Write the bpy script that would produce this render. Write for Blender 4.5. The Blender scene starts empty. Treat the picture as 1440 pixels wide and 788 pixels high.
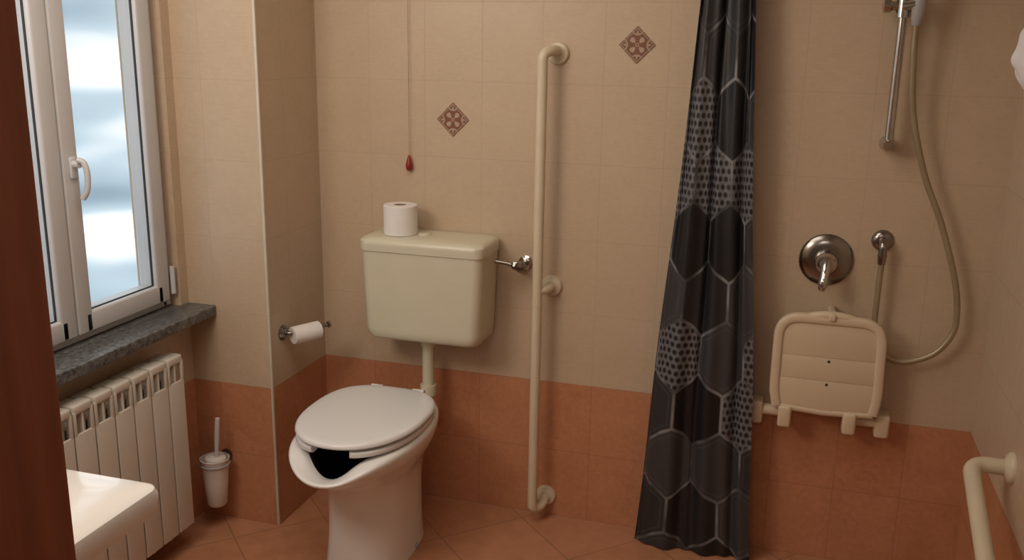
import bpy, bmesh, math, random
from mathutils import Vector, Matrix, noise as mnoise
random.seed(4)
S=bpy.context.scene; COL=S.collection
S.view_settings.view_transform='Standard'
PI=math.pi
D1=.373; W=2.174; XL=-.30; YF=-2.25; H=2.5
# ---------------------------------------------------------------- materials
class NT:
    def __init__(s,name):
        s.m=bpy.data.materials.new(name); s.m.use_nodes=True; s.t=s.m.node_tree; s.b=s.t.nodes['Principled BSDF']
    def n(s,typ,**k):
        x=s.t.nodes.new(typ)
        for a,v in k.items(): setattr(x,a,v)
        return x
    def put(s,inp,v):
        if isinstance(v,bpy.types.NodeSocket): s.t.links.new(v,inp)
        elif v is not None: inp.default_value=v
    def ma(s,op,a,b=None,c=None,clamp=False):
        x=s.n('ShaderNodeMath',operation=op); x.use_clamp=clamp
        s.put(x.inputs[0],a); s.put(x.inputs[1],b); s.put(x.inputs[2],c); return x.outputs[0]
    def vm(s,op,a,b=None,out=0):
        x=s.n('ShaderNodeVectorMath',operation=op); s.put(x.inputs[0],a); s.put(x.inputs[1],b); return x.outputs[out]
    def mix(s,f,a,b):
        x=s.n('ShaderNodeMix',data_type='RGBA'); s.put(x.inputs[0],f); s.put(x.inputs[6],col(a)); s.put(x.inputs[7],col(b)); return x.outputs[2]
    def noise(s,vec,scale,detail=3,rough=.5):
        x=s.n('ShaderNodeTexNoise'); s.put(x.inputs['Vector'],vec); x.inputs['Scale'].default_value=scale
        x.inputs['Detail'].default_value=detail; x.inputs['Roughness'].default_value=rough; return x.outputs[0]
    def mr(s,v,a,b,c=0.,d=1.):
        x=s.n('ShaderNodeMapRange'); s.put(x.inputs[0],v)
        for i,q in enumerate((a,b,c,d)): x.inputs[1+i].default_value=q
        return x.outputs[0]
    def bump(s,h,strength=.2,dist=.002):
        x=s.n('ShaderNodeBump'); x.inputs['Strength'].default_value=strength; x.inputs['Distance'].default_value=dist
        s.put(x.inputs['Height'],h); s.t.links.new(x.outputs[0],s.b.inputs['Normal'])
    def set(s,**k):
        for a,v in k.items(): s.put(s.b.inputs[a.replace('_',' ')],v)
def col(c):
    if isinstance(c,tuple) and len(c)==3: return (*c,1)
    return c
def plain(name,c,rough=.4,metal=0,var=.08,scale=12,coat=0,bump=0):
    t=NT(name); g=t.n('ShaderNodeTexCoord').outputs['Object']
    f=t.noise(g,scale,4); d=tuple(x*(1-var*2) for x in c)
    t.set(Base_Color=t.mix(t.mr(f,.3,.7),c,d),Roughness=rough,Metallic=metal,Coat_Weight=coat)
    if bump: t.bump(t.noise(g,scale*12,3),bump,.001)
    return t.m
def tile_material():
    t=NT('wall tiles'); g=t.n('ShaderNodeNewGeometry')
    sp=t.n('ShaderNodeSeparateXYZ'); t.put(sp.inputs[0],g.outputs['Position'])
    sn=t.n('ShaderNodeSeparateXYZ'); t.put(sn.inputs[0],g.outputs['Normal'])
    isx=t.ma('GREATER_THAN',t.ma('ABSOLUTE',sn.outputs[0]),.5)
    ux=t.ma('SUBTRACT',sp.outputs[0],.1979-2.0); uy=t.ma('ADD',sp.outputs[1],4.03)
    u=t.ma('ADD',t.ma('MULTIPLY',ux,t.ma('SUBTRACT',1,isx)),t.ma('MULTIPLY',uy,isx))
    cu=t.ma('DIVIDE',u,.2); cv=t.ma('DIVIDE',sp.outputs[2],.25)
    def dist(c,s):
        f=t.ma('FRACT',c); return t.ma('MULTIPLY',t.ma('MINIMUM',f,t.ma('SUBTRACT',1,f)),s)
    d=t.ma('MINIMUM',dist(cu,.2),dist(cv,.25)); tile=t.mr(d,.0004,.0022)
    cm=t.n('ShaderNodeCombineXYZ'); t.put(cm.inputs[0],t.ma('FLOOR',cu)); t.put(cm.inputs[1],t.ma('FLOOR',cv)); t.put(cm.inputs[2],isx)
    wn=t.n('ShaderNodeTexWhiteNoise'); t.put(wn.inputs['Vector'],cm.outputs[0]); rnd=wn.outputs['Value']
    n1=t.noise(g.outputs['Position'],9,5,.6); n2=t.noise(g.outputs['Position'],55,4,.65)
    st=t.vm('MULTIPLY',g.outputs['Position'],(25,25,240)); n3=t.noise(st,1,3,.6)
    mott=t.ma('ADD',t.ma('MULTIPLY',n1,.45),t.ma('MULTIPLY',n2,.55))
    be=t.mix(t.mr(mott,.3,.7),(.57,.445,.320),(.485,.370,.258)); be=t.mix(t.ma('MULTIPLY',t.mr(n3,.35,.7),.3),be,(.62,.50,.375))
    be=t.mix(t.ma('MULTIPLY',rnd,.08),be,(.42,.31,.215))
    og=t.mix(t.mr(mott,.34,.66),(.56,.255,.135),(.41,.170,.083)); og=t.mix(t.ma('MULTIPLY',rnd,.35),og,(.54,.28,.155))
    low=t.ma('LESS_THAN',sp.outputs[2],.5)
    base=t.mix(low,be,og); gr=t.mix(low,(.485,.375,.268),(.38,.175,.095))
    t.set(Base_Color=t.mix(tile,gr,base),Roughness=t.mr(tile,0,1,.6,.38),Specular_IOR_Level=.4)
    t.bump(t.ma('ADD',t.ma('MULTIPLY',tile,.8),t.ma('MULTIPLY',n2,.25)),.12,.0012)
    return t.m
def floor_material():
    t=NT('diagonal floor tiles'); g=t.n('ShaderNodeNewGeometry'); sp=t.n('ShaderNodeSeparateXYZ'); t.put(sp.inputs[0],g.outputs['Position'])
    x,y=sp.outputs[0],sp.outputs[1]; s=.31
    a=t.ma('ADD',t.ma('DIVIDE',t.ma('ADD',x,y),s*1.4142),20.35); b=t.ma('ADD',t.ma('DIVIDE',t.ma('SUBTRACT',x,y),s*1.4142),20.1)
    def dist(c):
        f=t.ma('FRACT',c); return t.ma('MULTIPLY',t.ma('MINIMUM',f,t.ma('SUBTRACT',1,f)),s)
    tile=t.mr(t.ma('MINIMUM',dist(a),dist(b)),.001,.0035)
    cm=t.n('ShaderNodeCombineXYZ'); t.put(cm.inputs[0],t.ma('FLOOR',a)); t.put(cm.inputs[1],t.ma('FLOOR',b))
    wn=t.n('ShaderNodeTexWhiteNoise'); t.put(wn.inputs['Vector'],cm.outputs[0])
    n=t.noise(g.outputs['Position'],14,6,.65)
    c=t.mix(t.mr(n,.3,.7),(.50,.24,.13),(.38,.17,.088)); c=t.mix(t.ma('MULTIPLY',wn.outputs['Value'],.25),c,(.50,.265,.15))
    t.set(Base_Color=t.mix(tile,(.30,.15,.09),c),Roughness=.35); t.bump(tile,.25,.002)
    return t.m
def granite():
    t=NT('speckled dark granite'); g=t.n('ShaderNodeTexCoord').outputs['Object']
    v=t.n('ShaderNodeTexVoronoi'); t.put(v.inputs['Vector'],g); v.inputs['Scale'].default_value=170
    n=t.noise(g,70,5,.7); c=t.mix(t.mr(n,.38,.66),(.035,.037,.04),(.20,.205,.20)); c=t.mix(t.mr(v.outputs['Distance'],.0,.35),(.07,.07,.07),c)
    t.set(Base_Color=c,Roughness=.3); return t.m
def wood():
    t=NT('dark red brown wood'); g=t.n('ShaderNodeTexCoord').outputs['Object']
    n=t.noise(t.vm('MULTIPLY',g,(22,22,1.6)),1.5,5,.6)
    t.set(Base_Color=t.mix(t.mr(n,.3,.7),(.30,.085,.040),(.19,.050,.024)),Roughness=.42); t.bump(n,.15,.001); return t.m
def curtain_material():
    t=NT('hexagon print curtain fabric'); uv=t.n('ShaderNodeTexCoord').outputs['UV']
    p=t.vm('ADD',uv,(20.1,20*1.73205+.25,0)); R=(1,1.73205,1)
    a=t.vm('SUBTRACT',t.vm('MODULO',p,R),(.5,.866025,0)); b=t.vm('SUBTRACT',t.vm('MODULO',t.vm('SUBTRACT',p,(.5,.866025,0)),R),(.5,.866025,0))
    la=t.vm('LENGTH',a,out=1); lb=t.vm('LENGTH',b,out=1); f=t.ma('LESS_THAN',la,lb)
    x=t.n('ShaderNodeMix',data_type='VECTOR'); t.put(x.inputs[0],f); t.put(x.inputs[4],b); t.put(x.inputs[5],a); gv=x.outputs[1]
    s=t.n('ShaderNodeSeparateXYZ'); t.put(s.inputs[0],t.vm('ABSOLUTE',gv))
    d=t.ma('MAXIMUM',s.outputs[0],t.ma('ADD',t.ma('MULTIPLY',s.outputs[0],.5),t.ma('MULTIPLY',s.outputs[1],.8660)))
    e=t.ma('SUBTRACT',.5,d)
    idv=t.vm('SUBTRACT',p,gv); idr=t.vm('FLOOR',t.vm('ADD',t.vm('MULTIPLY',idv,(4,4,0)),(.5,.5,0)))
    wn=t.n('ShaderNodeTexWhiteNoise'); t.put(wn.inputs['Vector'],idr); r=wn.outputs['Value']
    wc=t.n('ShaderNodeSeparateColor'); t.put(wc.inputs[0],wn.outputs['Color']); r2=wc.outputs[1]
    streak=t.mr(t.noise(t.vm('MULTIPLY',uv,(14,3,1)),1.5,4,.6),.3,.75)
    plainc=t.mix(t.ma('POWER',r2,2),(.007,.007,.009),(.042,.043,.048))
    sc=t.mix(streak,(.035,.036,.040),(.085,.088,.096))
    q=t.vm('MULTIPLY',gv,(9,9,0)); ss=t.n('ShaderNodeSeparateXYZ'); t.put(ss.inputs[0],q)
    rowo=t.ma('MULTIPLY',t.ma('MODULO',t.ma('FLOOR',t.ma('ADD',ss.outputs[1],40)),2),.5)
    fx=t.ma('SUBTRACT',t.ma('FRACT',t.ma('ADD',t.ma('ADD',ss.outputs[0],40),rowo)),.5); fy=t.ma('SUBTRACT',t.ma('FRACT',t.ma('ADD',ss.outputs[1],40)),.5)
    dd=t.ma('SQRT',t.ma('ADD',t.ma('MULTIPLY',fx,fx),t.ma('MULTIPLY',fy,fy)))
    dots=t.mix(t.mr(dd,.26,.44),(.012,.012,.015),(.13,.133,.145))
    c=t.mix(t.ma('GREATER_THAN',r,.66),plainc,sc); c=t.mix(t.ma('GREATER_THAN',r,.80),c,dots)
    line=t.mr(e,.012,.032,1,0)
    lc=t.mix(t.mr(t.noise(uv,1.8,2),.40,.62),(.05,.052,.058),(.22,.225,.24))
    c=t.mix(line,c,lc)
    inner=t.ma('MULTIPLY',t.mr(t.ma('ABSOLUTE',t.ma('SUBTRACT',e,.085)),.004,.020,1,0),t.ma('GREATER_THAN',r2,.6))
    c=t.mix(t.ma('MULTIPLY',inner,.22),c,(.12,.125,.14))
    t.set(Base_Color=c,Roughness=.5); return t.m
def glass_material():
    t=NT('window glass'); tr=t.n('ShaderNodeBsdfTransparent'); gl=t.n('ShaderNodeBsdfGlossy'); gl.inputs['Roughness'].default_value=.05
    mx=t.n('ShaderNodeMixShader'); mx.inputs[0].default_value=.06
    L=t.t.links; L.new(tr.outputs[0],mx.inputs[1]); L.new(gl.outputs[0],mx.inputs[2]); L.new(mx.outputs[0],t.t.nodes['Material Output'].inputs[0]); return t.m
TILE=tile_material(); FLOOR=floor_material(); GRAN=granite(); WOOD=wood(); CURT=curtain_material(); GLASS=glass_material()
PLASTER=plain('ceiling plaster',(.62,.58,.53),.8)
WHITE=plain('white glazed ceramic',(.82,.81,.79),.12,coat=.4,var=.0)
SEATW=plain('white seat plastic',(.76,.76,.755),.22,var=.0,coat=.2)
CREAM=plain('aged cream plastic',(.62,.585,.45),.3,var=.02)
IVORY=plain('ivory nylon tube',(.67,.58,.43),.3,var=.04)
SHSEAT=plain('ivory shower seat plastic',(.66,.54,.39),.38,var=.02)
RADW=plain('radiator enamel',(.64,.60,.53),.35,var=.02)
PVC=plain('white window plastic',(.60,.61,.63),.3,var=.02)
GASK=plain('black rubber gasket',(.03,.03,.035),.6)
CHROME=plain('chrome',(.62,.60,.58),.14,1,var=.1)
DCHROME=plain('dull chrome',(.34,.32,.30),.22,1,var=.1)
HOSE=plain('beige grey hose',(.40,.32,.21),.38,.4)
PAPER=plain('toilet paper',(.80,.77,.75),.9,var=.03,bump=.3)
CARD=plain('cardboard core',(.35,.24,.14),.9)
RED=plain('dark red plastic',(.28,.022,.014),.4)
CORD=plain('beige cord',(.36,.27,.19),.8)
BOWLSHADE=plain('bowl interior painted shade',(.02,.022,.018),.25)  # near-black colour stands in for the shade inside the white ceramic bowl
RUST=plain('rust brown glaze',(.22,.085,.05),.35); DECO=plain('cream glaze motif',(.46,.35,.25),.35)
TRIM=plain('cream corner profile',(.66,.60,.49),.4)
CLOTH=plain('white cloth',(.80,.79,.80),.9,bump=.5)
GREYP=plain('grey plastic',(.42,.41,.41),.3)
FROST=plain('frosted white plastic cup',(.68,.64,.59),.3,var=.02)
# ---------------------------------------------------------------- mesh helpers
BASE={}
def obj(name,bm,mat,parent=None,smooth=True,origin=None,bev=0):
    bmesh.ops.recalc_face_normals(bm,faces=bm.faces[:])
    if parent is not None: o0=BASE[parent]
    elif origin is not None: o0=Vector(origin)
    else:
        xs=[v.co for v in bm.verts]; o0=Vector(((min(v.x for v in xs)+max(v.x for v in xs))/2,(min(v.y for v in xs)+max(v.y for v in xs))/2,min(v.z for v in xs)))
    for v in bm.verts: v.co-=o0
    me=bpy.data.meshes.new(name); bm.to_mesh(me); bm.free()
    me.materials.append(mat)
    if smooth:
        for p in me.polygons: p.use_smooth=True
        try: me.set_sharp_from_angle(angle=math.radians(38))
        except Exception: pass
    o=bpy.data.objects.new(name,me); COL.objects.link(o); BASE[o]=o0
    if parent is not None: o.parent=parent
    else: o.location=o0
    return o
def thing(name,loc,label=None,cat=None,group=None):
    o=bpy.data.objects.new(name,None); o.empty_display_size=.05; COL.objects.link(o); o.location=loc; BASE[o]=Vector(loc)
    if label: tag(o,label,cat,group)
    return o
def tag(o,label,cat,group=None):
    o['label']=label; o['category']=cat
    if group: o['group']=group
    return o
def struct(o): o['kind']='structure'; return o
def B(): return bmesh.new()
def box(bm,lo,hi,bev=0,seg=3):
    t=bmesh.new(); bmesh.ops.create_cube(t,size=1)
    for v in t.verts: v.co=Vector([(lo[i]+hi[i])/2+v.co[i]*(hi[i]-lo[i]) for i in range(3)])
    if bev: bmesh.ops.bevel(t,geom=t.edges[:],offset=bev,segments=seg,profile=.5,affect='EDGES')
    me=bpy.data.meshes.new('tmp'); t.to_mesh(me); t.free(); bm.from_mesh(me); bpy.data.meshes.remove(me); return bm
def loft(bm,rings,closed=True,cap0=True,cap1=True):
    vs=[[bm.verts.new(p) for p in r] for r in rings]
    for a,b in zip(vs[:-1],vs[1:]):
        n=len(a)
        for i in range(n if closed else n-1): bm.faces.new((a[i],a[(i+1)%n],b[(i+1)%n],b[i]))
    if cap0: bm.faces.new(vs[0])
    if cap1: bm.faces.new(vs[-1])
    return bm
def frame(d):
    d=d.normalized(); a=Vector((0,0,1)) if abs(d.z)<.9 else Vector((1,0,0)); u=d.cross(a).normalized(); return u,d.cross(u)
def tube(bm,pts,r,seg=18):
    pts=[Vector(p) for p in pts]; n=len(pts); rs=r if isinstance(r,(list,tuple)) else [r]*n
    u=None; rings=[]
    for i,p in enumerate(pts):
        d=(pts[min(i+1,n-1)]-pts[max(i-1,0)]).normalized()
        if u is None: u,_=frame(d)
        else: u=(u-d*u.dot(d)).normalized()
        v=d.cross(u); rings.append([p+(u*math.cos(2*PI*k/seg)+v*math.sin(2*PI*k/seg))*rs[i] for k in range(seg)])
    return loft(bm,rings)
def cat(pts,n=8):
    P=[Vector(p) for p in pts]; P=[P[0]*2-P[1]]+P+[P[-1]*2-P[-2]]; out=[]
    for i in range(1,len(P)-2):
        for k in range(n):
            t=k/n; a,b,c,d=P[i-1:i+3]
            out.append(.5*((2*b)+(c-a)*t+(2*a-5*b+4*c-d)*t*t+(3*b-a-3*c+d)*t**3))
    return out+[P[-2]]
def fillet(pts,r,n=8):
    P=[Vector(p) for p in pts]; out=[P[0]]
    for a,b,c in zip(P[:-2],P[1:-1],P[2:]):
        u=(a-b).normalized(); v=(c-b).normalized(); rr=min(r,(a-b).length*.49,(c-b).length*.49)
        for k in range(n+1):
            t=k/n; out.append((b+u*rr)*(1-t)**2+b*2*t*(1-t)+(b+v*rr)*t*t)
    return out+[P[-1]]
def lathe(bm,o,axis,prof,seg=40):
    o=Vector(o); d=Vector(axis).normalized(); u,v=frame(d)
    rings=[[o+d*h+(u*math.cos(2*PI*k/seg)+v*math.sin(2*PI*k/seg))*max(r,1e-5) for k in range(seg)] for r,h in prof]
    return loft(bm,rings)
def cyl(bm,a,b,r,r2=None,seg=32):
    a=Vector(a); b=Vector(b); L=(b-a).length; return lathe(bm,a,b-a,[(r,0),(r if r2 is None else r2,L)],seg)
def poly(bm,pts,thick):
    a=[Vector(p) for p in pts]; t=Vector(thick); return loft(bm,[a,[p+t for p in a]])
# ---------------------------------------------------------------- setting
def st(name,boxes,mat,parent=None):
    bm=B()
    for lo,hi in boxes: box(bm,lo,hi)
    o=obj(name,bm,mat,parent,smooth=False,origin=(0,0,0) if parent is None else None)
    if parent is None: struct(o)
    return o
T=.12
st('floor',[((-.5,-4.4,-.1),(2.9,.15,0))],FLOOR)
st('ceiling',[((-.5,-4.4,H),(2.9,.15,H+.1))],PLASTER)
st('wall_back',[((XL-T,0,0),(W+T,T,H))],TILE)
st('wall_right',[((W,YF-.1,0),(W+T,0,H))],TILE)
st('wall_pillar',[((XL,-D1,0),(0,0,H))],TILE)
WY0,WY1,WZ0,WZ1=-1.34,-.415,.77,2.12
st('wall_left',[((XL-.16,YF-.1,0),(XL,0,WZ0-.035)),((XL-.16,YF-.1,WZ1),(XL,0,H)),((XL-.16,WY1,WZ0-.035),(XL,0,WZ1)),((XL-.16,YF-.1,WZ0-.035),(XL,WY0,WZ1))],TILE)
DX0,DX1=.903,1.83
st('wall_front',[((XL,YF-.1,0),(DX0-.03,YF,H)),((DX1+.03,YF-.1,0),(W,YF,H)),((DX0-.03,YF-.1,2.13),(DX1+.03,YF,H))],TILE)
st('wall_hall',[((-.5,-4.4,0),(2.9,-4.3,H)),((-.5,-4.3,0),(-.4,YF-.1,H)),((2.8,-4.3,0),(2.9,YF-.1,H))],PLASTER)
struct(obj('trim_1',box(B(),(-.006,-D1-.003,0),(.003,-D1+.006,H),.002,2),TRIM))
door=struct(thing('door_1',(DX0,YF-.1,0)))
obj('jamb',box(B(),(DX0-.03,YF-.115,0),(DX0,YF+.012,2.1),.003),WOOD,door)
obj('jamb',box(B(),(DX1,YF-.115,0),(DX1+.03,YF+.012,2.1),.003),WOOD,door)
obj('head_jamb',box(B(),(DX0-.03,YF-.115,2.1),(DX1+.03,YF+.012,2.13),.003),WOOD,door)
obj('casing',box(B(),(DX0-.11,YF-.13,0),(DX0-.012,YF-.10,2.2),.006),WOOD,door)
obj('casing',box(B(),(DX1+.012,YF-.13,0),(DX1+.11,YF-.10,2.2),.006),WOOD,door)
# window
win=struct(thing('window_1',(XL-.06,(WY0+WY1)/2,WZ0)))
def rect_frame(bm,x0,x1,y0,y1,z0,z1,w,bev=.006):
    box(bm,(x0,y0,z0),(x1,y0+w,z1),bev); box(bm,(x0,y1-w,z0),(x1,y1,z1),bev)
    box(bm,(x0,y0+w*.5,z0),(x1,y1-w*.5,z0+w),bev); box(bm,(x0,y0+w*.5,z1-w),(x1,y1-w*.5,z1),bev); return bm
XW=XL-.03
obj('window_frame',rect_frame(B(),XW-.06,XW-.005,WY0,WY1,WZ0,WZ1,.045),PVC,win)
ym=-.865
for i,(a,b) in enumerate(((ym,WY1-.032),(WY0+.032,ym))):
    s=obj('window_sash',rect_frame(B(),XW-.05,XW+.018,a+.001,b-.001,WZ0+.024,WZ1-.03,.062,.008),PVC,win)
    obj('gasket',rect_frame(B(),XW-.003,XW+.004,a+.060,b-.060,WZ0+.083,WZ1-.089,.006,.001),GASK,s)
    obj('pane',box(B(),(XW-.006,a+.056,WZ0+.08),(XW,b-.056,WZ1-.086)),GLASS,s,smooth=False)
hy=ym+.035; hz=-.012
h=obj('window_handle',box(B(),(XW+.018,hy-.012,1.255+hz),(XW+.026,hy+.012,1.315+hz),.004),PVC,win)
bm=B(); cyl(bm,(XW+.024,hy,1.295+hz),(XW+.045,hy,1.295+hz),.010); tube(bm,cat([(XW+.040,hy-.002,1.308+hz),(XW+.055,hy+.004,1.300+hz),(XW+.062,hy+.006,1.27+hz),(XW+.058,hy+.005,1.225+hz),(XW+.044,hy+.002,1.20+hz)]),.0082,14)
obj('lever',bm,PVC,h)
for z in (.86,1.95):
    obj('hinge',cyl(B(),(XW+.02,WY1-.02,z-.045),(XW+.02,WY1-.02,z+.045),.008),PVC,win)
obj('window_sill',box(B(),(XL-.14,WY0+.002,WZ0-.033),(XL,WY1-.002,WZ0-.0005),.001),GRAN,win)
obj('window_sill',box(B(),(XL-.003,WY0-.08,WZ0-.034),(XL+.105,-D1-.001,WZ0),.004),GRAN,win)
# accent tiles
def accent(cx,cz,label):
    r=.0565; t=thing('accent_tile',(cx,0,cz-r),label,'decorative tile','diamond accent tiles on the back wall')
    P=lambda x,z,y:(cx+x,y,cz+z)
    obj('glazed_diamond',poly(B(),[P(0,-r,.001),P(r,0,.001),P(0,r,.001),P(-r,0,.001)],(0,-.0028,0)),RUST,t,False)
    bm=B(); y=-.0016; th=(0,-.0008,0)
    a,b=r*.92,r*.87
    for k in range(4):
        c,s=math.cos(k*PI/2),math.sin(k*PI/2); c2,s2=math.cos((k+1)*PI/2),math.sin((k+1)*PI/2)
        poly(bm,[P(c*a,s*a,y),P(c2*a,s2*a,y),P(c2*b,s2*b,y),P(c*b,s*b,y)],th)
        m=k*PI/2+PI/4; ux,uz=math.cos(m),math.sin(m); vx,vz=-uz,ux
        pts=[]
        for j in range(14):
            q=2*PI*j/14; l=r*.33+r*.17*math.cos(q); w=r*.13*math.sin(q)*(1+.5*math.cos(q)); pts.append(P(ux*l+vx*w,uz*l+vz*w,y))
        poly(bm,pts,th)
        arc=[]
        for j in range(9):
            q=PI-1.15+2.3*j/8; arc.append((r*.86+r*.36*math.cos(q),r*.36*math.sin(q)))
        arc2=[((x-r*.86)*.78+r*.86,z*.78) for x,z in arc]
        for j in range(8):
            g=lambda X,Z:P(c*X-s*Z,s*X+c*Z,y)
            poly(bm,[g(*arc[j]),g(*arc[j+1]),g(*arc2[j+1]),g(*arc2[j])],th)
        l0,l1=r*.62,r*.80; w=r*.07
        poly(bm,[P(c*l1,s*l1,y),P(c*l0-s*w,s*l0+c*w,y),P(c*(l0-.003),s*(l0-.003),y),P(c*l0+s*w,s*l0-c*w,y)],th)
    for k in range(4):
        g=lambda rad,kk:P(r*rad*math.cos(kk*PI/2+PI/4),r*rad*math.sin(kk*PI/2+PI/4),y)
        poly(bm,[g(.13,k),g(.13,k+1),g(.07,k+1),g(.07,k)],th)
    obj('motif',bm,DECO,t,False)
accent(.498,1.375,'rust diamond accent tile above the red pull cord and cistern')
accent(1.098,1.625,'rust diamond accent tile right of the grab rail top, beside curtain')
# ---------------------------------------------------------------- radiator
rad=thing('radiator',(XL+.06,-.94,.0),'cream ribbed aluminium radiator under the granite window sill','radiator')
xf=-.188; xb=-.272
for k in range(9):
    y1=-.575-k*.08; y0=y1-.08; c=(y0+y1)/2; bm=B()
    box(bm,(xf-.008,y0+.0025,.085),(xf,y1-.0025,.585),.003)
    box(bm,(xf-.045,y0+.004,.640),(xf+.0,y1-.004,.668),.007)
    box(bm,(xb,y0+.004,.625),(xf-.03,y1-.004,.66),.007)
    for s in (-1,1): box(bm,(xf-.008,c+s*.032-.0055,.58),(xf,c+s*.032+.0055,.65),.002)
    box(bm,(xb+.01,c-.004,.08),(xf-.004,c+.004,.65),.001)
    box(bm,(xb+.02,c-.016,.07),(xf-.03,c+.016,.64),.006)
    box(bm,(xf-.034,y0+.004,.10),(xf-.028,y1-.004,.63),.002)
    obj('section',bm,RADW,rad)
for z in (.10,.61):
    obj('manifold',cyl(B(),(-.232,-.572,z),(-.232,-1.30,z),.018),RADW,rad)
for y in (-.74,-1.14):
    obj('wall_bracket',box(B(),(XL-.001,y-.01,.585),(xb+.03,y+.01,.60),.001),RADW,rad)
# ---------------------------------------------------------------- basin
bas=thing('wash_basin',(.16,YF,.74),'white ceramic wash basin with squared corner beside the door frame','basin')
bx,byc=.172,YF+.32
def rrect(cx,cy,hw,hd,r,z,n=8):
    out=[]
    for q,(sx,sy) in enumerate(((1,1),(-1,1),(-1,-1),(1,-1))):
        for k in range(n+1):
            a=q*PI/2+k/n*PI/2; out.append((cx+sx*(hw-r)+r*math.cos(a),cy+sy*(hd-r)+r*math.sin(a),z))
    return out
R=rrect; ccx=bx-.05; ccy=byc-.03
bas_b=obj('bowl',loft(B(),[R(ccx,ccy,.16,.14,.08,.71),R(ccx,ccy,.22,.20,.08,.73),R(bx-.01,byc-.01,.28,.27,.04,.752),R(bx,byc,.330,.312,.03,.762),R(bx,byc,.341,.321,.028,.770),R(bx,byc,.345,.325,.028,.785),R(bx,byc,.346,.325,.028,.808),R(bx,byc,.342,.321,.028,.819),R(bx,byc,.332,.311,.028,.824),
 R(ccx,ccy,.235,.205,.09,.820),R(ccx,ccy,.225,.195,.10,.805),R(ccx,ccy,.18,.15,.09,.765),R(ccx,ccy,.08,.06,.05,.75)]),WHITE,bas)
obj('drain',cyl(B(),(ccx,ccy,.7505),(ccx,ccy,.754),.03),CHROME,bas_b)
bm=B(); cyl(bm,(ccx,YF+.045,.82),(ccx,YF+.045,.90),.022); tube(bm,cat([(ccx,YF+.045,.88),(ccx,YF+.09,.90),(ccx,YF+.16,.885)]),.013)
obj('tap',bm,CHROME,bas)
# ---------------------------------------------------------------- toilet
TX=.376
toi=thing('toilet',(TX,-.42,0),'white raised toilet with closed lid and open front bowl','toilet')
def ring(z,hw,yf,yb,n=2.2,dip=0,pw=6,N=160,yc=None):
    yc=(yf+yb)/2 if yc is None else yc; out=[]
    for k in range(N):
        a=2*PI*k/N; s,c=math.sin(a),math.cos(a)
        x=hw*math.copysign(abs(s)**(2/n),s); L=(yc-yf) if c>0 else (yb-yc)
        y=yc-L*math.copysign(abs(c)**(2/n),c)
        w=c**pw if c>0 else 0
        out.append((TX+x,y,z-dip*w))
    return out
key=[ # z,hw,yf,yb,n,dip,power
 (0,.130,-.60,-.17,2.6,0,5),(.03,.126,-.595,-.17,2.6,0,5),(.14,.120,-.585,-.16,2.5,0,5),(.24,.122,-.590,-.15,2.4,0,5),(.30,.136,-.62,-.14,2.3,.004,5),(.35,.162,-.675,-.13,2.2,.012,5),
 (.395,.185,-.735,-.12,2.2,.026,5),(.425,.194,-.765,-.115,2.2,.040,5),(.440,.194,-.774,-.113,2.2,.046,5),(.449,.188,-.770,-.118,2.2,.049,5),(.452,.177,-.756,-.125,2.2,.052,5.5),(.452,.155,-.728,-.17,2.2,.056,7),
 (.448,.138,-.704,-.25,2.2,.060,8)]
inner=[(.43,.132,-.692,-.27,2.1,.052,8),(.38,.125,-.665,-.28,2.1,.02,8),(.30,.095,-.57,-.30,2.1,0,5),(.22,.07,-.50,-.33,2,0,5),(.18,.04,-.45,-.36,2,0,5)]
def interp(K,n=4):
    out=[]
    P=[tuple(2*a-b for a,b in zip(K[0],K[1]))]+K+[tuple(2*a-b for a,b in zip(K[-1],K[-2]))]
    for i in range(1,len(P)-2):
        for k in range(n):
            t=k/n; out.append(tuple(.5*(2*b+(c-a)*t+(2*a-5*b+4*c-d)*t*t+(3*b-a-3*c+d)*t**3) for a,b,c,d in zip(*P[i-1:i+3])))
    return out+[P[-2]]
bowl=obj('bowl',loft(B(),[ring(z,hw,yf,yb,n,dip,pw,yc=min(-.42,(yf+yb)/2)) for z,hw,yf,yb,n,dip,pw in interp(key)],cap1=False),WHITE,toi)
obj('bowl_interior',loft(B(),[ring(z,hw,yf,yb,n,dip,pw,yc=-.43) for z,hw,yf,yb,n,dip,pw in interp([key[-1]]+inner)],cap0=False),BOWLSHADE,bowl)
def oval(phi,hw,lf,lb,yc,n=2.15,nb=2.9):
    s,c=math.sin(phi),math.cos(phi); e=n if c>0 else nb
    return Vector((TX+hw*math.copysign(abs(s)**(2/e),s),yc-(lf if c>0 else lb)*math.copysign(abs(c)**(2/e),c),0))
g0=.32; rings=[]; NN=160
for k in range(NN+1):
    ph=g0+(2*PI-2*g0)*k/NN
    e=min(1,min(k,NN-k)/12.); sc=math.sqrt(max(0,1-(1-e)**2))*.8+.2
    O=oval(ph,.190,.262,.225,-.455); I=oval(ph,.122,.185,.13,-.455,nb=2.2); M=(O+I)/2; h_=(O-I)/2*sc
    M=M+(O-M)*(1-sc)*.6
    sec=[]
    for j in range(16):
        a=2*PI*j/16; ca,sa=math.cos(a),math.sin(a)
        sec.append(M+h_*math.copysign(abs(ca)**.5,ca)+Vector((0,0,.466+.0105*math.copysign(abs(sa)**.6,sa))))
    rings.append(sec)
obj('seat',loft(B(),rings),SEATW,toi)
def lr(z,d): return [tuple(oval(2*PI*k/80,.194-d,.262-d,.235-d,-.452)+Vector((0,0,z))) for k in range(80)]
lid=obj('lid',loft(B(),[lr(.483,.012),lr(.4845,.003),lr(.489,0),lr(.494,.001),lr(.499,.005),lr(.5010,.011),lr(.5018,.03),lr(.5024,.10),lr(.5026,.17)]),SEATW,toi)
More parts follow.
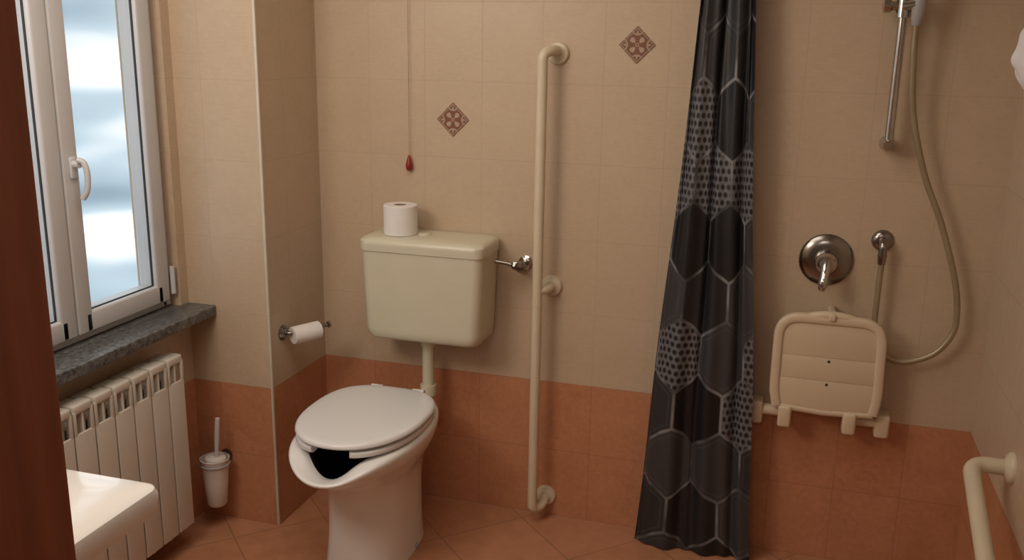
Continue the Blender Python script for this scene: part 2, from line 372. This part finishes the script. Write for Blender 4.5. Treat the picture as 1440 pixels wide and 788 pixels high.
for s in (-1,1):
    obj('hinge',cyl(B(),(TX+s*.075-.02,-.205,.482),(TX+s*.075+.02,-.205,.482),.012),SEATW,lid)
obj('bolt_cap',lathe(B(),(TX+.118,-.36,.006),(0.35,0,1),[(.016,0),(.015,.008),(.008,.014),(.0,.015)],20),GREYP,toi)
# ---------------------------------------------------------------- cistern
CX=.455
cis=thing('cistern',(CX,0,.655),'aged cream wall mounted toilet cistern above the toilet','cistern')
def cr(z,hw,y0,y1,r): return rrect(CX,(y0+y1)/2,hw,abs(y1-y0)/2,r,z,10)
obj('tank',loft(B(),[cr(.651,.178,-.170,-.010,.035),cr(.654,.190,-.185,-.006,.036),cr(.664,.199,-.194,-.003,.036),cr(.69,.203,-.198,-.003,.034),cr(.80,.206,-.200,-.003,.032),cr(.954,.212,-.202,-.003,.030)]),CREAM,cis)
lid2=obj('tank_lid',loft(B(),[cr(.954,.213,-.203,-.002,.03),cr(.956,.2155,-.2055,-.002,.03),cr(.976,.2165,-.2065,-.002,.03),cr(.988,.2155,-.2055,-.002,.03),cr(.996,.209,-.199,-.004,.035),cr(1.000,.196,-.186,-.012,.04),cr(1.002,.15,-.15,-.04,.04)]),CREAM,cis)
obj('flush_button',lathe(B(),(CX-.02,-.10,1.0015),(0,0,1),[(.022,0),(.022,.004),(.019,.006),(0,.0065)],24),CREAM,lid2)
fp=thing('flush_pipe',(.445,-.10,.40),'cream flush pipe running from the cistern down behind the seat','flush pipe')
obj('pipe',tube(B(),fillet([(.445,-.10,.652),(.445,-.10,.425),(.425,-.14,.40)],.04),.0205,24),CREAM,fp)
obj('collar',cyl(B(),(.445,-.10,.620),(.445,-.10,.651),.028),CREAM,fp)
obj('collar',cyl(B(),(.445,-.10,.44),(.445,-.10,.475),.028),CREAM,fp)
# stop valve
sv=thing('stop_valve',(.758,0,.90),'chrome angle stop valve between cistern and grab rail','valve')
obj('wall_rosette',lathe(B(),(.758,.0005,.91),(0,-1,0),[(.026,0),(.026,.003),(.018,.009),(.010,.011)],28),CHROME,sv)
bm=B(); cyl(bm,(.758,-.005,.91),(.758,-.06,.91),.011); lathe(bm,(.758,-.05,.91),(0,-1,0),[(.016,0),(.019,.004),(.019,.018),(.013,.026),(.0,.028)],20)
vb=obj('valve_body',bm,DCHROME,sv)
obj('union_nut',lathe(B(),(.750,-.048,.91),(-1,0,0),[(.012,0),(.0155,.005),(.0155,.02),(.010,.026)],6),DCHROME,vb)
obj('supply_pipe',tube(B(),cat([(.728,-.048,.91),(.705,-.05,.915),(.668,-.055,.92)]),.0065),DCHROME,sv)
# toilet rolls
def roll(name,c0,axis,R_,L,label,mat=PAPER):
    t=thing(name,c0,label,'toilet paper','toilet rolls')
    a=Vector(axis).normalized(); rc=.021 if R_>.04 else .018
    obj('paper',lathe(B(),c0,a,[(rc,0),(R_-.002,0),(R_,.002),(R_,L-.002),(R_-.002,L),(rc,L),(rc,L*.02)],48),mat,t)
    obj('core',lathe(B(),Vector(c0),a,[(rc-.002,.001),(rc-.0002,.001),(rc-.0002,L-.001),(rc-.002,L-.001),(rc-.002,.002)],32),CARD,t)
    return t
roll('toilet_roll',(.355,-.115,1.0022),(0,0,1),.056,.098,'white toilet paper roll standing upright on the cistern lid')
# pull cord
pc=thing('pull_cord',(.345,0,1.2),'thin emergency pull cord with red weight above cistern','pull cord')
obj('cord',tube(B(),[(.345,-.012,1.25),(.345,-.012,2.3)],.0009,8),CORD,pc)
obj('red_weight',lathe(B(),(.345,-.014,1.198),(0,0,1),[(.0,0),(.007,.002),(.011,.009),(.0115,.020),(.008,.036),(.004,.050),(.002,.055)],20),RED,pc)
obj('ceiling_switch',lathe(B(),(.345,-.012,2.36),(0,0,-1),[(.010,0),(.010,.05),(.004,.07)],20),PVC,pc)
obj('ceiling_switch_plate',box(B(),(.31,-.03,2.30),(.38,0.001,2.40),.004),PVC,pc)
# ---------------------------------------------------------------- grab rail (vertical)
gr=thing('grab_rail',(.82,0,.04),'tall vertical ivory grab rail fixed at three points','grab rail')
tx,ty=.822,-.085; fx=.850
pts=fillet([(fx,-.01,1.60),(fx-.002,-.05,1.606),(tx,ty,1.595),(tx,ty,.055),(fx-.002,-.05,.055),(fx,-.01,.075)],.034,10)
obj('tube',tube(B(),pts,.0165,24),IVORY,gr)
for z in (1.595,.84,.075):
    obj('flange',lathe(B(),(fx,.0005,z),(0,-1,0),[(.036,0),(.036,.006),(.032,.013),(.020,.017),(.0175,.02)],36),IVORY,gr)
obj('support_arm',tube(B(),fillet([(fx,-.012,.84),(fx,-.06,.84),(tx,ty,.84)],.03),[.0145]*11,20),IVORY,gr)
obj('tube_collar',cyl(B(),(tx,ty,.79),(tx,ty,.80),.0176),IVORY,gr)
# ---------------------------------------------------------------- paper holder on pillar
ph=thing('paper_holder',(0,-.285,.655),'chrome toilet paper holder on the tiled pillar side','paper holder')
pz=.672
obj('wall_plate',lathe(B(),(-.0005,-.295,pz),(1,0,0),[(.026,0),(.026,.005),(.018,.012),(.010,.014)],28),DCHROME,ph)
arm=obj('arm',tube(B(),fillet([(.008,-.295,pz),(.030,-.295,pz),(.108,-.178,pz+.006)],.015),.0065,14),DCHROME,ph)
ad=Vector((.078,.117,.006)).normalized()
obj('arm_end',lathe(B(),(.106,-.181,pz+.006),ad,[(.006,0),(.011,.003),(.011,.010),(.0,.014)],18),DCHROME,arm)
roll('toilet_roll',(.034,-.289,pz-.0095),ad,.030,.10,'nearly used up toilet paper roll on the chrome wall holder')
# ---------------------------------------------------------------- brush
bxx,byy=-.190,-.445
bh=thing('toilet_brush_holder',(bxx,-D1,.085),'white toilet brush cup fixed on pillar wall beside radiator','brush holder')
obj('cup',lathe(B(),(bxx,byy,.085),(0,0,1),[(.0,0),(.028,0),(.033,.006),(.040,.08),(.047,.165),(.049,.17),(.046,.171),(.038,.08),(.030,.01),(0,.009)],40),FROST,bh)
bm=B(); lathe(bm,(bxx,byy,.232),(0,0,1),[(.048,0),(.0505,.002),(.0505,.006),(.048,.008),(.0475,.004)],40); cyl(bm,(bxx,byy+.048,.236),(bxx,-D1+.0005,.236),.006)
rm=obj('ring_mount',bm,GREYP,bh)
obj('wall_plate',lathe(B(),(bxx,-D1+.0005,.236),(0,-1,0),[(.022,0),(.022,.004),(.012,.009)],24),DCHROME,rm)
br=thing('toilet_brush',(bxx,byy,.095),'white toilet brush handle sticking up out of its cup','toilet brush')
tp=Vector((bxx+.028,byy-.01,.405))
obj('handle',tube(B(),[(bxx,byy,.16),(bxx+.008,byy-.002,.24),tuple(tp-Vector((.006,0,.06))),tuple(tp)],[.006,.006,.0085,.008],16),PVC,br)
obj('bristles',lathe(B(),(bxx,byy,.095),(0,0,1),[(.0,0),(.02,.005),(.026,.03),(.022,.07),(.006,.08)],24),GREYP,br)
obj('splash_cap',lathe(B(),(bxx+.004,byy-.001,.250),(.08,0,1),[(.036,0),(.034,.008),(.008,.014)],32),FROST,br)
# ---------------------------------------------------------------- curtain
bm=B(); uvl=bm.loops.layers.uv.new('UVMap'); NU,NZ=160,120; z0,z1=.006,1.96
grid=[]
for j in range(NZ+1):
    v=j/NZ; z=z0+(z1-z0)*v; k=z/1.76
    xl=1.178+(1.287-1.178)*k; xr=1.568+(1.452-1.568)*min(k,1.1)
    row=[]
    for i in range(NU+1):
        s=i/NU
        a=.017*(1+.2*k)*(.8+.2*math.sin(3*s+2))
        wob=.35*math.sin(2.1*z+1)+.15*math.sin(5*z+s*3)
        y=-.105+a*math.sin(2*PI*2.5*s+wob+.8)+.006*math.sin(2*PI*6*s+1.5*z+1)+.003*math.sin(9*z+11*s)
        x=xl+(xr-xl)*s+.008*math.sin(2*PI*2.5*s+wob+2.4)+.004*math.sin(6*z+4*s)*(1-k*.5)
        row.append((bm.verts.new((x,y,z)),s,z))
    grid.append(row)
for j in range(NZ):
    for i in range(NU):
        q=[grid[j][i],grid[j][i+1],grid[j+1][i+1],grid[j+1][i]]
        f=bm.faces.new([c[0] for c in q])
        for l,c in zip(f.loops,q): l[uvl].uv=(c[1]*2.25+.35,c[2]/.212)
cu=tag(obj('shower_curtain',bm,CURT),'black and grey hexagon patterned shower curtain bunched against the wall','shower curtain')
rod=thing('curtain_rod',(1.4,-.105,1.99),'white curtain rod carrying the hexagon shower curtain','curtain rod')
rd=obj('rod',tube(B(),fillet([(1.18,0,2.0),(1.18,-.105,2.0),(W,-.105,2.0)],.05),.0125),PVC,rod)
for k in range(7):
    x=1.29+k*.026; bm=B(); tube(bm,[(x,-.105+.024*math.cos(a),1.985+.024*math.sin(a)) for a in [2*PI*i/20 for i in range(21)]],.0025,8)
    obj('curtain_ring',bm,PVC,rod)
# ---------------------------------------------------------------- shower mixer
mx=thing('shower_mixer',(1.71,0,1.0),'round chrome shower mixer tap above the folded seat','shower mixer')
obj('wall_plate',lathe(B(),(1.708,.0005,1.0),(0,-1,0),[(.080,0),(.080,.004),(.074,.011),(.050,.016),(.030,.018)],56),DCHROME,mx)
bm=B(); lathe(bm,(1.708,-.012,1.0),(0,-1,0),[(.036,0),(.034,.03),(.030,.05),(.024,.058),(0,.062)],36)
mb=obj('mixer_body',bm,CHROME,mx)
obj('lever',tube(B(),cat([(1.708,-.055,1.008),(1.706,-.080,.985),(1.703,-.092,.958),(1.700,-.096,.925)],6),[.019,.019,.019,.018,.017,.016,.015,.014,.0135,.013,.0125,.012,.0125,.0135,.0135,.0135,.0125,.011,.008],20),CHROME,mb)
# ---------------------------------------------------------------- outlet elbow, hose, bar, hand shower
wo=thing('wall_outlet',(1.862,0,1.06),'chrome shower wall outlet feeding the hose beside mixer','wall outlet')
obj('rosette',lathe(B(),(1.862,.0005,1.072),(0,-1,0),[(.032,0),(.032,.004),(.026,.012),(.016,.016)],36),DCHROME,wo)
el=obj('elbow',tube(B(),fillet([(1.862,-.01,1.072),(1.862,-.045,1.072),(1.862,-.045,1.03)],.02),.0125),DCHROME,wo)
obj('hose_nut',cyl(B(),(1.862,-.045,1.035),(1.862,-.045,1.008),.0135,.011,8),DCHROME,el)
hs=[(1.862,-.045,1.01),(1.861,-.046,.93),(1.862,-.046,.82),(1.868,-.046,.762),(1.892,-.045,.732),(1.955,-.045,.715),(2.030,-.045,.745),(2.072,-.045,.80),(2.084,-.045,.86),(2.068,-.045,.97),(2.010,-.05,1.14),(1.948,-.055,1.28),(1.898,-.065,1.45),(1.880,-.08,1.60),(1.876,-.088,1.70)]
tag(obj('shower_hose',tube(B(),cat(hs,10),.0088,14),HOSE),'flexible beige grey shower hose looping down beside the shower seat','shower hose')
sb=thing('shower_slide_bar',(1.842,0,1.34),'vertical chrome slide bar carrying the hand shower','slide bar')
obj('bar',cyl(B(),(1.842,-.06,1.36),(1.842,-.06,1.98),.0125),CHROME,sb)
for z in (1.36,1.97):
    obj('bar_end',tube(B(),[(1.842,.001,z),(1.842,-.03,z),(1.842,-.06,z),(1.842,-.078,z)],[.022,.016,.019,.015]),CHROME,sb)
bm=B(); cyl(bm,(1.842,-.06,1.712),(1.842,-.06,1.775),.021); lathe(bm,(1.842,-.06,1.742),(-1,0,0),[(.013,0),(.013,.03),(.019,.034),(.019,.052),(.010,.056)],20); tube(bm,[(1.842,-.06,1.742),(1.860,-.078,1.745),(1.878,-.094,1.748)],[.019,.018,.020])
obj('slider',bm,CHROME,sb)
hh=thing('hand_shower',(1.878,-.092,1.70),'grey and chrome hand shower held at top of slide bar','hand shower')
obj('handle',tube(B(),cat([(1.876,-.088,1.69),(1.879,-.096,1.76),(1.882,-.112,1.84),(1.885,-.135,1.93)],4),[.012,.016,.018,.019,.019,.0185,.0165,.016,.0155,.0155,.016,.017,.018]),GREYP,hh)
obj('spray_head',lathe(B(),(1.885,-.120,1.955),(0,-.8,-.6),[(.0,0),(.02,.002),(.04,.015),(.046,.032),(.044,.04),(0,.041)],36),GREYP,hh)
# ---------------------------------------------------------------- shower seat
ss=thing('folding_shower_seat',(1.735,0,.47),'ivory fold up shower seat folded against the orange and beige tiles','shower seat')
ys=-.085
fr=fillet([(1.60,ys,.55),(1.59,ys,.60),(1.590,ys,.835),(1.884,ys,.835),(1.890,ys,.60),(1.882,ys,.55)],.065,8)
bm=B(); rings=[]
n=len(fr)
for i,p in enumerate(fr):
    d=(fr[min(i+1,n-1)]-fr[max(i-1,0)]).normalized(); nn=Vector((0,1,0)).cross(d); sec=[]
    for j in range(16):
        a=2*PI*j/16; ca,sa=math.cos(a),math.sin(a)
        sec.append(p+nn*.0150*math.copysign(abs(ca)**.6,ca)+Vector((0,1,0))*.016*math.copysign(abs(sa)**.6,sa))
    rings.append(sec)
loft(bm,rings); tube(bm,[(1.60,ys,.548),(1.74,ys,.54),(1.882,ys,.548)],.012)
obj('frame',bm,SHSEAT,ss)
bm=B()
box(bm,(1.600,ys-.009,.546),(1.880,ys+.008,.6428),.0014)
box(bm,(1.600,ys-.009,.6432),(1.880,ys+.008,.7168),.0014)
box(bm,(1.600,ys-.009,.7172),(1.880,ys+.008,.822),.0014)
pn=obj('seat_panel',bm,SHSEAT,ss)
for z in (.632,.706):
    obj('drain_hole',lathe(B(),(1.742,ys-.0085,z),(0,-1,0),[(.0045,0),(.0045,.0012),(0,.0014)],14),GASK,pn)
bm=B(); tube(bm,cat([(1.66,ys+.002,.834),(1.70,ys-.002,.846),(1.74,ys-.004,.850),(1.78,ys-.002,.846),(1.82,ys+.002,.834)],5),.013,14); box(bm,(1.728,-.108,.835),(1.750,.001,.858),.006)
obj('wall_catch',bm,SHSEAT,ss)
for s,xa,xb_ in ((-1,1.53,1.625),(1,1.80,1.93)):
    obj('pivot_tube',tube(B(),[(xa,-.05,.515),(xb_,-.05,.515)],.018,20),SHSEAT,ss)
for x,w_ in ((1.542,.020),(1.915,.022)):
    obj('wall_bracket',box(B(),(x-w_,-.075,.470),(x+w_,0.001,.545),.010),SHSEAT,ss)
for x in (1.628,1.818):
    obj('stop_foot',box(B(),(x-.020,-.105,.480),(x+.020,-.045,.55),.009),SHSEAT,ss)
# ---------------------------------------------------------------- right wall grab bar
gb=thing('wall_grab_bar',(W,-.8,.4),'ivory tubular grab bar on the right hand wall','grab bar')
X2=2.078
obj('tube',tube(B(),fillet([(W-.01,-.54,.625),(X2,-.54,.625),(X2,-1.12,.425),(W-.01,-1.12,.425)],.065,12),.0205,24),IVORY,gb)
for y,z in ((-.54,.625),(-1.12,.425)):
    obj('flange',lathe(B(),(W+.0003,y,z),(-1,0,0),[(.040,0),(.040,.006),(.035,.013),(.023,.018),(.0215,.02)],36),IVORY,gb)
# white cloth on right wall
hk=thing('wall_hook',(W,-.50,1.72),'small chrome hook on right wall holding a white cloth','hook')
obj('hook',tube(B(),cat([(W+.001,-.5,1.73),(2.12,-.5,1.715),(2.10,-.5,1.725),(2.095,-.5,1.75)],5),.005,12),CHROME,hk)
bm=B(); rings=[]
for j in range(40):
    v=j/39; z=1.535+.185*v; rr=.053*math.sin(min(1,v*2.2+.12)*PI/2)*(1-.75*max(0,(v-.55)/.45)**1.5)
    rg=[]
    for i in range(90):
        a=2*PI*i/90; q=rr*(1+.10*math.sin(6*a+3*v))+.016*mnoise.noise(Vector((math.cos(a)*1.6,math.sin(a)*1.6,z*22)))
        rg.append((2.106+q*math.cos(a),-.50+q*1.1*math.sin(a),z))
    rings.append(rg)
tag(obj('hanging_cloth',loft(B(),rings),CLOTH),'crumpled white cloth hanging high at the right wall','cloth')
# ---------------------------------------------------------------- lights
def area(name,loc,target,size,energy,color,sy=None):
    l=bpy.data.lights.new(name,'AREA'); l.energy=energy; l.color=color; l.size=size
    if sy: l.shape='RECTANGLE'; l.size_y=sy
    o=bpy.data.objects.new(name,l); COL.objects.link(o); o.location=loc
    o.rotation_euler=(Vector(target)-Vector(loc)).to_track_quat('-Z','Y').to_euler(); return o
area('mirror_lamp_light',(-.02,-2.0,2.05),(.7,-.3,.9),.7,12.5,(1,.87,.74),.5)
area('ceiling_light',(.65,-1.3,2.46),(.65,-1.3,0),1.2,12.5,(1,.89,.77))
area('hall_fill_light',(1.4,-3.7,2.4),(1.2,-2.3,1.0),.6,8,(1,.89,.78))  # added fill for the door jamb, no known lamp in the hall
w=bpy.data.worlds.new('world'); S.world=w; w.use_nodes=True; nt=w.node_tree; bg=nt.nodes['Background']
tc=nt.nodes.new('ShaderNodeTexCoord'); mp=nt.nodes.new('ShaderNodeMapping'); mp.inputs['Scale'].default_value=(.6,.6,2.0); mp.inputs['Rotation'].default_value=(.15,0,0); mp.inputs['Location'].default_value=(.3,.9,.2)
no=nt.nodes.new('ShaderNodeTexNoise'); no.inputs['Scale'].default_value=8; no.inputs['Detail'].default_value=1.4
rp=nt.nodes.new('ShaderNodeValToRGB'); e=rp.color_ramp.elements; e[0].position=.34; e[0].color=(.24,.34,.42,1); e[1].position=.60; e[1].color=(.94,.98,1.0,1)
k=e.new(.48); k.color=(.46,.59,.67,1)
L=nt.links; L.new(tc.outputs['Generated'],mp.inputs[0]); L.new(mp.outputs[0],no.inputs[0]); L.new(no.outputs[0],rp.inputs[0]); L.new(rp.outputs[0],bg.inputs[0]); bg.inputs[1].default_value=1.4
# ---------------------------------------------------------------- camera
C=Vector((1.5949,-2.9649,1.6360)); psi,th,ro,F=.2900,.2498,-.0169,1328.2
f=Vector((-math.sin(psi)*math.cos(th),math.cos(psi)*math.cos(th),-math.sin(th))); r=Vector((math.cos(psi),math.sin(psi),0)); d=f.cross(r)
r2=r*math.cos(ro)+d*math.sin(ro); d2=d*math.cos(ro)-r*math.sin(ro)
cam=bpy.data.cameras.new('camera'); co=bpy.data.objects.new('camera',cam); COL.objects.link(co); S.camera=co
cam.sensor_width=36; cam.lens=F/1440*36; cam.clip_start=.02
m=Matrix((r2,-d2,-f)).transposed().to_4x4(); m.translation=C; co.matrix_world=m
